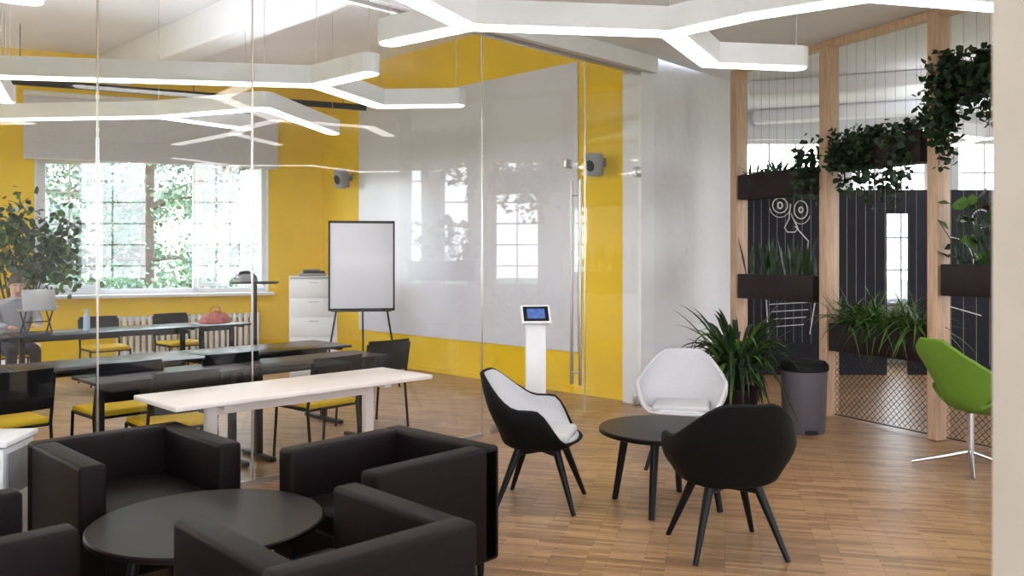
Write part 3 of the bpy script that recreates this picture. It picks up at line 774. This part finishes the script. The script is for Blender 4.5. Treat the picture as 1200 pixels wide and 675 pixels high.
for sx in (-1,1):
    skin('shoe',[(sx*.13,.38,.06,.045),(sx*.13,.48,.045,.04),(sx*.14,.56,.035,.03)],[(0,1),(1,2)],M_blackpl)
    x=sx*.14; vs=[(x,.36,.80,.026),(x-sx*.01,.41,.80,.032,.018),(x-sx*.015,.45,.80,.036,.016)]; es=[(0,1),(1,2)]
    for i,(dx,l) in enumerate([(-.028,.06),(-.010,.075),(.009,.07),(.027,.055)]):
        b=len(vs); vs+=[(x-sx*.015+dx,.462,.80,.009),(x-sx*.015+dx*1.15,.462+l*.5,.802,.0085),(x-sx*.015+dx*1.2,.462+l,.785,.007)]; es+=[(2,b),(b,b+1),(b+1,b+2)]
    b=len(vs); vs+=[(x-sx*.045,.425,.795,.011),(x-sx*.068,.455,.79,.009)]; es+=[(1,b),(b,b+1)]
    skin('hand',vs,es,M_skin)
mb=MB()
def headf(u,v):
    a=u*6.283; e=(v-.5)*math.pi; x=math.cos(e)*math.sin(a); y=math.cos(e)*math.cos(a); z=math.sin(e)
    jaw=1-0.28*max(0,-z); Y=y*.098*(1 if y>0 else 1.08)*(1-.12*max(0,-z)); 
    if y>0 and z<-.3: Y+=.008
    return Vector((x*.077*jaw,Y,z*.118))
mb.grid(headf,28,18,M_skin,closeu=True)
mb.tube([(0,.088,.02),(0,.112,-.015),(0,.116,-.026),(0,.095,-.034)],[.007,.012,.014,.008],M_skin,8)
for sx in (-1,1):
    mb.sphere((sx*.03,.086,.008),(.013,.008,.008),M_frame,10); mb.sphere((sx*.03,.093,.008),(.006,.004,.006),M_hair,8)
    mb.tube([(sx*.016,.095,.03),(sx*.03,.094,.035),(sx*.045,.084,.03)],.004,M_hair,6)
    mb.tube([(sx*.077,.0,-.03),(sx*.086,-.006,0),(sx*.085,-.012,.025),(sx*.077,.004,.03)],[.007,.011,.011,.007],M_skin,8)
mb.tube([(-.025,.088,-.06),(0,.096,-.058),(.025,.088,-.06)],[.003,.006,.003],M_pink,6)
def hairf(u,v):
    a=u*6.283; fr=max(0,math.cos(a)); lo=-.35+.85*fr**.6 if fr>0 else -.35-.15*abs(math.cos(a))
    e=lo+(1.57-lo)*v; w=1.10+.03*math.sin(a*9)*math.cos(v*6)
    return Vector((math.cos(e)*math.sin(a)*.080*w,math.cos(e)*math.cos(a)*.102*w-.002,math.sin(e)*.120*1.07+.002))
mb.grid(hairf,36,10,M_hair,closeu=True)
mb.tube([(0,-.01,-.16),(0,-.005,-.07)],[.052,.05],M_skin,14)
h=mb.done('head',(0,.15,1.265)); h.rotation_euler=(math.radians(-20),0,math.radians(-8)); h.parent=person
place('meeting_chair',mc,(-5.85,9.97,0),face(1,-1))

# ---------------------------------------------------------------- world
w=bpy.data.worlds.new('World'); scene.world=w; w.use_nodes=True; nt=w.node_tree; bg=nt.nodes['Background']
tc=nt.nodes.new('ShaderNodeTexCoord'); sx=nt.nodes.new('ShaderNodeSeparateXYZ'); cr=nt.nodes.new('ShaderNodeValToRGB')
nt.links.new(tc.outputs['Generated'],sx.inputs[0]); nt.links.new(sx.outputs['Z'],cr.inputs['Fac'])
cr.color_ramp.elements[0].color=(0.88,0.94,1,1); cr.color_ramp.elements[1].color=(0.68,0.82,1,1)
nt.links.new(cr.outputs['Color'],bg.inputs['Color']); bg.inputs['Strength'].default_value=4.8

# ---------------------------------------------------------------- camera
cd=bpy.data.cameras.new('camera'); cam=bpy.data.objects.new('camera',cd); scene.collection.objects.link(cam)
cam.location=(0,0,1.6); cam.rotation_euler=(math.pi/2,0,0); cd.lens=30; cd.sensor_width=36; cd.shift_y=-0.03125
cd.clip_start=0.05; cd.clip_end=300
cd.dof.use_dof=True; cd.dof.focus_distance=6.5; cd.dof.aperture_fstop=3.2
scene.camera=cam
scene.view_settings.view_transform='Standard'
scene.view_settings.exposure=1.0
